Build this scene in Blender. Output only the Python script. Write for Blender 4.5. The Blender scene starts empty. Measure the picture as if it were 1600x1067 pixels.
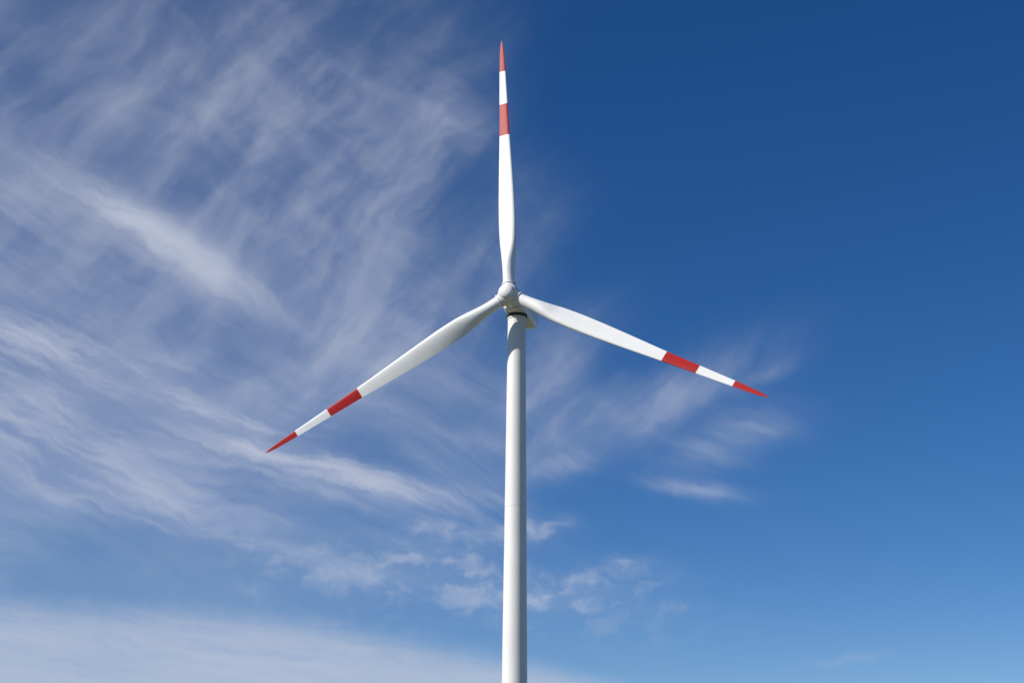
import bpy, math, numpy as np
from mathutils import Matrix, Vector
scene=bpy.context.scene
scene.view_settings.view_transform='Standard'
scene.view_settings.look='None'
scene.view_settings.exposure=0

# ------------------------------------------------------------ site dimensions (metres, radians)
EYE=np.array([0,0,1.7])
TILT=math.radians(5);CONE=math.radians(2.5);RR=45.0;OV=4.3
TX,DD,HH,FF,PT,YW,PH,RO=0.72019,240.05967,82.26194,2507.41188,0.30153,0.28449,1.61728,0.00703
def axes(yw):
    n=np.array([-math.sin(yw)*math.cos(TILT),-math.cos(yw)*math.cos(TILT),math.sin(TILT)])
    e1=np.array([math.cos(yw),-math.sin(yw),0])
    e2=np.array([math.sin(yw)*math.sin(TILT),math.cos(yw)*math.sin(TILT),math.cos(TILT)])
    return n,e1,e2
def camaxes(pt,ro):
    cp,sp=math.cos(pt),math.sin(pt)
    fw=np.array([0,cp,sp]);rt=np.array([1.,0,0]);up=np.array([0,-sp,cp])
    return math.cos(ro)*rt+math.sin(ro)*up, -math.sin(ro)*rt+math.cos(ro)*up, fw
N,E1,E2=axes(YW)
HUB=np.array([TX,DD,HH])+N*OV

# ------------------------------------------------------------ camera
cam=bpy.data.objects.new("camera",bpy.data.cameras.new("camera"))
scene.collection.objects.link(cam);scene.camera=cam
r2,u2,fw=camaxes(PT,RO)
M=Matrix.Identity(4)
for i in range(3):
    M[i][0]=r2[i];M[i][1]=u2[i];M[i][2]=-fw[i];M[i][3]=EYE[i]
cam.matrix_world=M
cam.data.sensor_width=36;cam.data.lens=FF/1600*36
cam.data.clip_start=.1;cam.data.clip_end=500000

# ------------------------------------------------------------ light
SAZ=math.radians(64);SEL=math.radians(37)   # sun behind-left of the viewer
S=Vector((-math.sin(SAZ)*math.cos(SEL),-math.cos(SAZ)*math.cos(SEL),math.sin(SEL)))
sun=bpy.data.objects.new("sun",bpy.data.lights.new("sun",'SUN'))
sun.data.energy=4.9;sun.data.angle=math.radians(.53);sun.data.color=(1,.95,.88)
sun.rotation_euler=S.to_track_quat('Z','Y').to_euler();sun.location=(0,0,200)
scene.collection.objects.link(sun)
w=bpy.data.worlds.new("sky");scene.world=w;w.use_nodes=True
nt=w.node_tree;nt.nodes.clear()
sky=nt.nodes.new('ShaderNodeTexSky');sky.sky_type='NISHITA';sky.sun_disc=False
sky.sun_elevation=SEL;sky.sun_rotation=math.atan2(S.x,S.y)
sky.air_density=.85;sky.dust_density=0.0;sky.ozone_density=2.6;sky.altitude=1500
hs=nt.nodes.new('ShaderNodeHueSaturation');hs.inputs['Hue'].default_value=.508;hs.inputs['Saturation'].default_value=1.32
bg=nt.nodes.new('ShaderNodeBackground');bg.inputs[1].default_value=.090
wo=nt.nodes.new('ShaderNodeOutputWorld')
nt.links.new(sky.outputs[0],hs.inputs['Color']);nt.links.new(hs.outputs[0],bg.inputs[0]);nt.links.new(bg.outputs[0],wo.inputs[0])

# ------------------------------------------------------------ materials
def new_mat(name):
    m=bpy.data.materials.new(name);m.use_nodes=True
    return m,m.node_tree,m.node_tree.nodes["Principled BSDF"]
def paint(name,col,rough=.45,dirt=.12,streak=(.6,.6,.08)):
    m,t,b=new_mat(name)
    tc=t.nodes.new('ShaderNodeTexCoord');mp=t.nodes.new('ShaderNodeMapping')
    mp.inputs['Scale'].default_value=streak
    t.links.new(tc.outputs['Object'],mp.inputs[0])
    n1=t.nodes.new('ShaderNodeTexNoise');n1.inputs['Scale'].default_value=1.0;n1.inputs['Detail'].default_value=6
    t.links.new(mp.outputs[0],n1.inputs['Vector'])
    n2=t.nodes.new('ShaderNodeTexNoise');n2.inputs['Scale'].default_value=.25;n2.inputs['Detail'].default_value=4
    t.links.new(tc.outputs['Object'],n2.inputs['Vector'])
    ad=t.nodes.new('ShaderNodeMath');ad.operation='MULTIPLY'
    t.links.new(n1.outputs['Fac'],ad.inputs[0]);t.links.new(n2.outputs['Fac'],ad.inputs[1])
    mr=t.nodes.new('ShaderNodeMapRange');mr.inputs[1].default_value=.12;mr.inputs[2].default_value=.42
    mr.inputs[3].default_value=dirt;mr.inputs[4].default_value=0
    t.links.new(ad.outputs[0],mr.inputs[0])
    mx=t.nodes.new('ShaderNodeMix');mx.data_type='RGBA'
    mx.inputs['A'].default_value=(*col,1);mx.inputs['B'].default_value=(col[0]*.45,col[1]*.42,col[2]*.38,1)
    t.links.new(mr.outputs[0],mx.inputs['Factor']);t.links.new(mx.outputs['Result'],b.inputs['Base Color'])
    b.inputs['Roughness'].default_value=rough
    return m
white=paint("white_tower_paint",(.81,.80,.77),.5,.14)
bwhite=paint("white_blade_gelcoat",(.84,.84,.82),.35,.10,(.5,.5,.5))
red=paint("red_blade_paint",(.43,.012,.010),.45,.2,(.5,.5,.5))
red.node_tree.nodes["Principled BSDF"].inputs['Specular IOR Level'].default_value=.3
grey=paint("light_grey_paint",(.62,.62,.6),.45,.15)
dark=paint("dark_bearing_and_gap_shade",(.03,.03,.032),.7,.1)  # near-black for the yaw bearing, and for painted shade in the hub gap
steel=paint("galvanised_steel",(.35,.36,.37),.4,.2)
conc=paint("concrete",(.36,.35,.33),.9,.4,(1,1,1))

def mesh_obj(name,verts,faces,mats,parent=None,mi=None,smooth=True):
    me=bpy.data.meshes.new(name);me.from_pydata([tuple(map(float,v)) for v in verts],[],faces);me.update()
    for m in mats: me.materials.append(m)
    if mi is not None: me.polygons.foreach_set('material_index',mi)
    if smooth: me.polygons.foreach_set('use_smooth',[True]*len(me.polygons))
    o=bpy.data.objects.new(name,me);scene.collection.objects.link(o)
    if parent: o.parent=parent
    return o
def sharp_by_angle(o,ang=35):
    import bmesh
    bm=bmesh.new();bm.from_mesh(o.data)
    bmesh.ops.recalc_face_normals(bm,faces=bm.faces)
    for e in bm.edges:
        if len(e.link_faces)==2 and e.calc_face_angle(0)>math.radians(ang): e.smooth=False
    bm.to_mesh(o.data);bm.free()
def revolve(name,prof,origin,ax,mats,parent,seg=64,bands=None,caps=True):
    """prof: list of (distance along ax, radius)"""
    ax=np.array(ax,float);ax/=np.linalg.norm(ax)
    t=np.array([0,0,1.]) if abs(ax[2])<.9 else np.array([1.,0,0])
    u=np.cross(t,ax);u/=np.linalg.norm(u);v=np.cross(ax,u)
    V=[];F=[];mi=[]
    for d,r in prof:
        for k in range(seg):
            a=2*math.pi*k/seg
            V.append(np.array(origin)+ax*d+r*(math.cos(a)*u+math.sin(a)*v))
    for i in range(len(prof)-1):
        for k in range(seg):
            k2=(k+1)%seg
            F.append((i*seg+k,i*seg+k2,(i+1)*seg+k2,(i+1)*seg+k));mi.append(bands[i] if bands else 0)
    if caps:
        F.append(tuple(range(seg))[::-1]);mi.append(0)
        F.append(tuple((len(prof)-1)*seg+k for k in range(seg)));mi.append(0)
    o=mesh_obj(name,V,F,mats,parent,mi);sharp_by_angle(o);return o
def box(name,c,sx,sy,sz,mat,parent,rot=None):
    V=[];R=rot if rot is not None else np.eye(3)
    for x in(-1,1):
        for y in(-1,1):
            for z in(-1,1): V.append(np.array(c)+R@np.array([x*sx/2,y*sy/2,z*sz/2]))
    F=[(0,1,3,2),(4,6,7,5),(0,4,5,1),(2,3,7,6),(0,2,6,4),(1,5,7,3)]
    return mesh_obj(name,V,F,[mat],parent,smooth=False)

# ------------------------------------------------------------ wind turbine
turb=bpy.data.objects.new("wind_turbine",None);scene.collection.objects.link(turb)
TT=HH-1.75   # tower top
Z=[0.35]+list(np.linspace(1,TT-.8,40))+[TT-.6,TT-.57,TT-.55,TT]
def trad(z): return float(np.interp(z,[0,22,HH],[2.05,1.89,1.37]))
prof=[(z,trad(z)+(.1 if z>=TT-.56 else 0)) for z in Z]
revolve("tower",prof,(TX,DD,0),(0,0,1),[white],turb,96)
for zf in (22,50):
    revolve("tower_weld_seam",[(zf,trad(zf)-.05),(zf,trad(zf)+.008),(zf+.06,trad(zf)+.008),(zf+.06,trad(zf)-.05)],(TX,DD,0),(0,0,1),[grey],turb,96,caps=False)
revolve("foundation",[(-.5,4.2),(.2,4.2),(.3,4.1),(.34,2.5)],(TX,DD,0),(0,0,1),[conc],turb,64)
# door with steps, facing the viewer's side
dn=np.array([.5,-.866,0]);dt=np.array([.866,.5,0]);Rd=np.stack([dt,dn,np.array([0,0,1.])],1)
b0=np.array([TX,DD,0])+dn*2.04
box("door",b0+np.array([0,0,2.5]),.95,.16,2.1,grey,turb,Rd)
box("landing",b0+dn*.75+np.array([0,0,1.38]),1.5,1.3,.08,steel,turb,Rd)
for i in range(6): box("step_%d"%(i+1),b0+dn*(1.55+.27*i)+np.array([0,0,1.2-.2*i]),1.1,.27,.05,steel,turb,Rd)
for s in(-1,1):
    for q,h in((.15,1.1),(1.3,1.1)):
        box("handrail_post",b0+dn*q+dt*s*.72+np.array([0,0,1.42+h/2]),.05,.05,h,steel,turb,Rd)
    box("handrail",b0+dn*.72+dt*s*.72+np.array([0,0,2.54]),.06,1.25,.06,steel,turb,Rd)

# nacelle: lofted rounded-box sections along the shaft
def fr(d,x,y): return HUB+N*d+E1*x+E2*y
secs=[(-1.75,1.25,1.27,-.02),(-1.80,1.48,1.50,-.02),(-2.1,1.62,1.66,0),(-3.2,1.74,1.80,.02),(-5,1.80,1.86,.05),(-7.5,1.78,1.84,.07),
      (-9.5,1.68,1.70,.16),(-11.2,1.5,1.45,.32),(-12.0,1.3,1.25,.4),(-12.25,1.0,.95,.42)]
V=[];F=[];seg=64
for d,a,b,dy in secs:
    for k in range(seg):
        t=2*math.pi*k/seg;c,s=math.cos(t),math.sin(t);e=2/3.6
        V.append(fr(d,a*math.copysign(abs(c)**e,c),dy+b*math.copysign(abs(s)**e,s)))
for i in range(len(secs)-1):
    for k in range(seg):
        k2=(k+1)%seg;F.append((i*seg+k,i*seg+k2,(i+1)*seg+k2,(i+1)*seg+k))
F.append(tuple(range(seg)));F.append(tuple((len(secs)-1)*seg+k for k in range(seg))[::-1])
nac=mesh_obj("nacelle",V,F,[bwhite],turb);sharp_by_angle(nac,50)
revolve("yaw_bearing",[(-.1,1.62),(.0,1.66),(.3,1.66),(.35,1.5)],(TX,DD,TT-.15),(0,0,1),[dark],turb,64)
revolve("hub_gap_shade_ring",[(-2.2,1.2),(-1.2,1.2)],HUB,N,[dark],turb,64)  # dark ring paints in the shadowed gap between hub and nacelle
for s in(-1,1):
    revolve("wind_vane_mast",[(0,.04),(1.2,.04)],fr(-10.3,s*.6,1.6),E2,[steel],turb,12)
box("roof_hatch",fr(-8.6,0,1.98),1.0,1.4,.18,grey,turb,np.stack([E1,N,E2],1))

# spinner
revolve("spinner",[(-1.45,1.42),(-1.4,1.56),(-1.1,1.64),(-.4,1.70),(.3,1.68),(.9,1.58),(1.25,1.44),(1.45,1.32),(1.5,1.25),(1.51,1.19),
                   (1.65,1.18),(1.82,1.10),(2.0,.92),(2.12,.66),(2.19,.38),(2.22,.12)],HUB,N,[bwhite,grey],turb,96,
        bands=[0]*7+[1,1]+[0]*6)

# blades
def pchip(x,xs,ys):
    xs=np.array(xs,float);ys=np.array(ys,float);h=np.diff(xs);dl=np.diff(ys)/h
    m=np.zeros(len(xs));m[0]=dl[0];m[-1]=dl[-1]
    for i in range(1,len(xs)-1):
        m[i]=0 if dl[i-1]*dl[i]<=0 else 2*dl[i-1]*dl[i]/(dl[i-1]+dl[i])
    i=np.clip(np.searchsorted(xs,x)-1,0,len(h)-1);t=(x-xs[i])/h[i]
    return ys[i]*(1+2*t)*(1-t)**2+m[i]*h[i]*t*(1-t)**2+ys[i+1]*t*t*(3-2*t)+m[i+1]*h[i]*t*t*(t-1)
STR=[.616,.742,.874]
def blade(idx,ph):
    rho=math.cos(ph)*E1+math.sin(ph)*E2
    tau=-math.sin(ph)*E1+math.cos(ph)*E2
    ax=math.cos(CONE)*rho+math.sin(CONE)*N
    nn=np.cross(ax,tau)*1.0
    if nn@N<0: nn=-nn
    rs=sorted(set(list(np.linspace(.04,.3,31))+list(np.linspace(.3,.94,44))+list(np.linspace(.94,1,18))+STR))
    rs=[r for i,r in enumerate(rs) if i==0 or r-rs[i-1]>1e-6]
    n=56;V=[];F=[];mi=[]
    for r in rs:
        ch=float(pchip(r,[.04,.075,.11,.16,.21,.26,.33,.42,.616,.742,.874,.93,.965,.985,.996,1.0],
                         [1.85,1.85,2.05,2.62,3.02,3.1,2.95,2.62,1.78,1.40,1.0,.80,.58,.34,.14,.04]))
        th=float(pchip(r,[.04,.1,.16,.22,.35,.5,.75,1.0],[1.0,.86,.55,.38,.27,.22,.18,.16]))
        wf=float(np.clip((r-.075)/(.2-.075),0,1));wf=wf*wf*(3-2*wf)
        beta=math.radians(float(pchip(r,[.04,.2,.35,.5,.75,1.0],[18,17,12,8.5,5,3.5]))+1.5)
        cdir=math.cos(beta)*tau-math.sin(beta)*nn
        sdir=-math.cos(beta)*nn-math.sin(beta)*tau
        off=float(np.interp(r,[0,.1,1],[.5,.5,.47]))
        base=HUB+ax*(RR*r)+nn*(.9*max(0,r-.3)**2)
        for k in range(n):
            t=2*math.pi*k/n
            x=.5*(1+math.cos(t))
            yt=5*th*(.2969*math.sqrt(x)-.126*x-.3516*x*x+.2843*x**3-.1036*x**4)
            m_,p_=.03,.4
            yc=m_/p_**2*(2*p_*x-x*x) if x<p_ else m_/(1-p_)**2*(1-2*p_+2*p_*x-x*x)
            ya=(yt if t<math.pi else -yt)+yc
            yc2=.5*math.sin(t)*1.0
            y=ya*wf+yc2*(1-wf)
            V.append(base+cdir*ch*(x-off)+sdir*ch*y)
    for i in range(len(rs)-1):
        mid=(rs[i]+rs[i+1])/2
        m=1 if (STR[0]<mid<STR[1] or mid>STR[2]) else 0
        for k in range(n):
            k2=(k+1)%n;F.append((i*n+k,i*n+k2,(i+1)*n+k2,(i+1)*n+k));mi.append(m)
    F.append(tuple(range(n)));mi.append(0);F.append(tuple((len(rs)-1)*n+k for k in range(n)));mi.append(1)
    o=mesh_obj("blade_%d"%idx,V,F,[bwhite,red],turb,mi);sharp_by_angle(o,55)
    revolve("blade_collar_%d"%idx,[(.8,1.08),(1.62,1.08),(1.67,1.06),(1.69,1.0),(1.77,1.0),(1.79,1.13),(1.93,1.13),(1.95,.98)],HUB,ax,[bwhite,grey],turb,64,bands=[0,0,1,1,1,0,0])
for k in range(3): blade(k+1,PH+k*2*math.pi/3)

# ------------------------------------------------------------ ground
G=150000.
def gmat():
    m,t,b=new_mat("farmland_grass")
    tc=t.nodes.new('ShaderNodeTexCoord')
    n1=t.nodes.new('ShaderNodeTexNoise');n1.inputs['Scale'].default_value=.004;n1.inputs['Detail'].default_value=5
    n2=t.nodes.new('ShaderNodeTexNoise');n2.inputs['Scale'].default_value=1.5;n2.inputs['Detail'].default_value=8
    for n in(n1,n2): t.links.new(tc.outputs['Object'],n.inputs['Vector'])
    r1=t.nodes.new('ShaderNodeValToRGB');r1.color_ramp.elements[0].position=.38;r1.color_ramp.elements[0].color=(.06,.085,.03,1)
    r1.color_ramp.elements[1].position=.62;r1.color_ramp.elements[1].color=(.17,.15,.085,1)
    mx=t.nodes.new('ShaderNodeMix');mx.data_type='RGBA';mx.blend_type='MULTIPLY';mx.inputs['Factor'].default_value=.6
    t.links.new(n1.outputs['Fac'],r1.inputs[0]);t.links.new(r1.outputs[0],mx.inputs['A'])
    r2=t.nodes.new('ShaderNodeValToRGB');r2.color_ramp.elements[0].position=.3;r2.color_ramp.elements[0].color=(.4,.4,.4,1)
    r2.color_ramp.elements[1].position=.7;t.links.new(n2.outputs['Fac'],r2.inputs[0]);t.links.new(r2.outputs[0],mx.inputs['B'])
    t.links.new(mx.outputs['Result'],b.inputs['Base Color']);b.inputs['Roughness'].default_value=.95
    return m
mesh_obj("ground",[(-G,-G,0),(G,-G,0),(G,G,0),(-G,G,0)],[(0,1,2,3)],[gmat()],smooth=False)
grav=paint("gravel",(.3,.28,.25),.95,.5,(3,3,3))
V=[(TX+14*math.cos(a)+(0),DD+14*math.sin(a),.02) for a in np.linspace(0,2*math.pi,48,endpoint=False)]
mesh_obj("gravel_pad",V,[tuple(range(48))],[grav],smooth=False)

# ------------------------------------------------------------ cirrus layer
def perlin(x,y,seed):
    rng=np.random.RandomState(seed);perm=rng.permutation(512);g=rng.rand(512)*2*np.pi
    xi=np.floor(x).astype(int);yi=np.floor(y).astype(int);xf=x-xi;yf=y-yi
    u=xf**3*(xf*(xf*6-15)+10);v=yf**3*(yf*(yf*6-15)+10)
    def gr(ix,iy,dx,dy):
        a=g[perm[(perm[ix&511]+iy)&511]];return np.cos(a)*dx+np.sin(a)*dy
    n0=gr(xi,yi,xf,yf);n1=gr(xi+1,yi,xf-1,yf);n2=gr(xi,yi+1,xf,yf-1);n3=gr(xi+1,yi+1,xf-1,yf-1)
    return (n0+(n1-n0)*u)*(1-v)+(n2+(n3-n2)*u)*v
def fbm(x,y,seed,o=5,gain=.55):
    s=0;a=1;t=0
    for i in range(o):
        s=s+a*perlin(x*2**i+17.3*i,y*2**i+5.1*i,seed+i);t+=a;a*=gain
    return s/t*1.9
step=2.6
us=np.arange(-560,2160,step);vs=np.arange(-420,1215,step)
U,Vv=np.meshgrid(us,vs)
wx=fbm(U/420,Vv/420,11,3,.45)*90;wy=fbm(U/420,Vv/420,21,3,.45)*90   # broad bending
sx_=fbm(U/60,Vv/60,31,5,.62)*9;sy_=fbm(U/60,Vv/60,41,5,.62)*9        # small feathering
def sm(x,a,b):
    t=np.clip((x-a)/(b-a),0,1);return t*t*(3-2*t)
def rot(deg,warp=1.,small=1.):
    a=math.radians(deg);x=U+wx*warp*.6+sx_*small;y=Vv+wy*warp*.6+sy_*small
    return x*math.cos(a)+y*math.sin(a), -x*math.sin(a)+y*math.cos(a)
def wisp(deg,L,W,seed,fib=.5,warp=1.,soft=1.):
    """soft drifting masses combed by fine fibres along one direction, 0..1"""
    s,t=rot(deg,warp)
    big=fbm(s/L,t/(L*.42),seed,4,.5)
    mid=fbm(s/(L*.9),t/W,seed+20,4,.52)
    s2,t2=rot(deg+5,warp,1.6)
    fine=fbm(s2/(L*.35),t2/(W*.28),seed+40,4,.62)
    return np.clip(.47+.40*big+.32*mid*(.6+fib)*soft+.21*fine*fib*soft,0,1)
def ell(cx,cy,sx,sy,deg,amp,k=1.):
    a=math.radians(deg);x=U+wx*.2*k+sx_*.8-cx;y=Vv+wy*.2*k+sy_*.8-cy
    s=(x*math.cos(a)+y*math.sin(a))/sx;t=(-x*math.sin(a)+y*math.cos(a))/sy
    return amp*np.exp(-(s*s+t*t)*.5)
nA=wisp(29,330,46,101,.8);nA2=wisp(19,340,44,131,.85);nB=wisp(-46,230,66,161,.65,1.,.9);nB2=wisp(35,300,70,171,.65,1.,.95)
nC=np.clip(.45+.7*fbm((U+sx_*2)/70,(Vv+sy_*2)/34,191,5,.62),0,1)
nH=np.clip(.5+.6*fbm(U/420,Vv/200,211,4),0,1)
A=[(215,352,120,16,31,.52),(345,432,120,15,33,.58),(110,290,110,20,28,.42),(250,375,190,34,31,.24),(60,330,130,40,20,.20),(560,540,110,26,32,.24),
   (640,650,110,18,24,.46),(690,720,90,18,30,.36),(-250,330,220,80,20,.4)]
A2=[(120,570,200,28,16,.72),(400,685,170,28,25,.64),(560,750,120,20,18,.56),(80,660,190,50,8,.52),(220,765,140,28,6,.44),
    (700,775,70,11,8,.44),(400,850,110,10,14,.52),(120,545,120,20,12,.38),(-300,640,260,110,8,.6),(330,800,150,22,8,.2)]
B=[(290,180,200,120,-25,.20),(470,390,130,95,-45,.36),(640,260,120,50,-60,.34),(560,560,130,50,-12,.38),(110,110,200,110,0,.10),
   (690,470,110,50,-45,.28),(530,150,150,60,-40,.20),(200,470,180,60,20,.18),(860,590,75,32,-45,.40),(830,330,50,36,-60,.10),(400,60,120,60,-35,.12),
   (990,640,130,32,-22,.36),(1170,590,55,9,-20,.16),(-250,120,220,160,0,.15),(760,690,40,10,10,.2),(710,200,26,34,-70,.16),(900,680,70,22,-35,.26),(1060,600,60,16,-30,.16)]
Bs=[(1150,680,64,24,-16,.44),(1090,762,46,9,9,.48),(870,728,42,13,-15,.34),(720,600,70,26,20,.2),(1330,1030,34,5,-8,.30)]
C=[(600,905,110,34,0,.26),(700,870,80,26,0,.26),(895,925,75,22,-5,.50),(992,876,28,9,0,.46),(840,826,40,12,-6,.38),(1040,948,34,10,0,.2),
   (760,925,60,24,0,.28),(480,880,80,18,5,.18),(380,930,60,12,0,.12),(690,825,50,11,0,.22),(930,985,120,22,0,.1)]
def total(lst,k=1.): return sum(ell(*e,k) for e in lst)
dens =total(A,.35)*(.36+1.1*sm(nA,.22,.98))
dens+=total(A2,.7)*(.22+1.35*sm(nA2,.25,.95))
dens+=total(B)*(.34+1.2*sm(nB,.22,1.02)+.55*sm(nB2,.28,1.02))
dens+=total(Bs,.3)*(.4+1.0*sm(nA2,.2,.95))
dens+=total(C,.4)*(.28+1.35*sm(nC,.3,.95))
veil=sm(U+wx*1.2,880,60)*(.05+.13*nH)*sm(Vv,-500,200)
veil+=.12*sm(U+wx*.8,900,250)*sm(Vv+wy*.6,500,660)*sm(Vv+wy*.6,1000,800)
dens+=veil*(.5+.6*nA+.5*nB)
# low thick bank near the horizon, left
v0=np.interp(U+wx*.4,[-560,0,250,400,560,720,900,1150,1500],[925,935,948,962,985,1010,1052,1110,1200])+sy_*.8+wy*.08
nD=wisp(7,420,26,301,.8,.5)
bank=sm(Vv-v0,-22,60)*(.45+1.0*nD)
dens+=bank
dens+=.03*sm(Vv,850,1180)*(.4+nH)
alpha=1-np.exp(-1.1*np.clip(dens,0,None))
edge=sm(U,-560,-300)*sm(U,2160,1900)*sm(Vv,-420,-250)
alpha=np.clip(alpha*edge,0,.93)
# sky chart -> real directions -> position on a curved shell 7 km up
cp,sp=math.cos(PT),math.sin(PT)
dx=(U-800)/FF;dy=-(Vv-533.5)/FF
ca,sa=math.cos(RO),math.sin(RO)
rx=dx*ca-dy*sa; ry=dx*sa+dy*ca
X=rx;Y=cp-sp*ry;Zz=sp+cp*ry
L=np.sqrt(X*X+Y*Y+Zz*Zz);X/=L;Y/=L;Zz/=L
Re=6371000.;h=7000.
dist=-Re*Zz+np.sqrt((Re*Zz)**2+2*Re*h+h*h)
co=np.stack([X*dist,Y*dist,Zz*dist+1.7],-1).reshape(-1,3)
ny,nx=U.shape
i=np.arange(ny*nx).reshape(ny,nx)
q=np.stack([i[:-1,:-1],i[:-1,1:],i[1:,1:],i[1:,:-1]],-1).reshape(-1,4)
me=bpy.data.meshes.new("cirrus_clouds")
me.vertices.add(len(co));me.vertices.foreach_set('co',co.astype(np.float32).ravel())
me.loops.add(q.size);me.loops.foreach_set('vertex_index',q.astype(np.int32).ravel())
me.polygons.add(len(q));me.polygons.foreach_set('loop_start',(np.arange(len(q))*4).astype(np.int32))
me.polygons.foreach_set('use_smooth',np.ones(len(q),bool))
me.update(calc_edges=True)
at=me.attributes.new('ice_cover','FLOAT','POINT');at.data.foreach_set('value',alpha.astype(np.float32).ravel())
cl=bpy.data.objects.new("cirrus_clouds",me);scene.collection.objects.link(cl)
m=bpy.data.materials.new("ice_cloud");m.use_nodes=True;t=m.node_tree;t.nodes.clear()
o=t.nodes.new('ShaderNodeOutputMaterial');mix=t.nodes.new('ShaderNodeMixShader');tr=t.nodes.new('ShaderNodeBsdfTransparent')
tl=t.nodes.new('ShaderNodeBsdfTranslucent');tl.inputs[0].default_value=(.64,.68,.74,1)
df=t.nodes.new('ShaderNodeBsdfDiffuse');df.inputs[0].default_value=(.7,.7,.72,1)
m2=t.nodes.new('ShaderNodeMixShader');m2.inputs[0].default_value=.15
a=t.nodes.new('ShaderNodeAttribute');a.attribute_name='ice_cover'
t.links.new(tl.outputs[0],m2.inputs[1]);t.links.new(df.outputs[0],m2.inputs[2])
t.links.new(a.outputs['Fac'],mix.inputs[0]);t.links.new(tr.outputs[0],mix.inputs[1]);t.links.new(m2.outputs[0],mix.inputs[2])
t.links.new(mix.outputs[0],o.inputs[0])
me.materials.append(m)
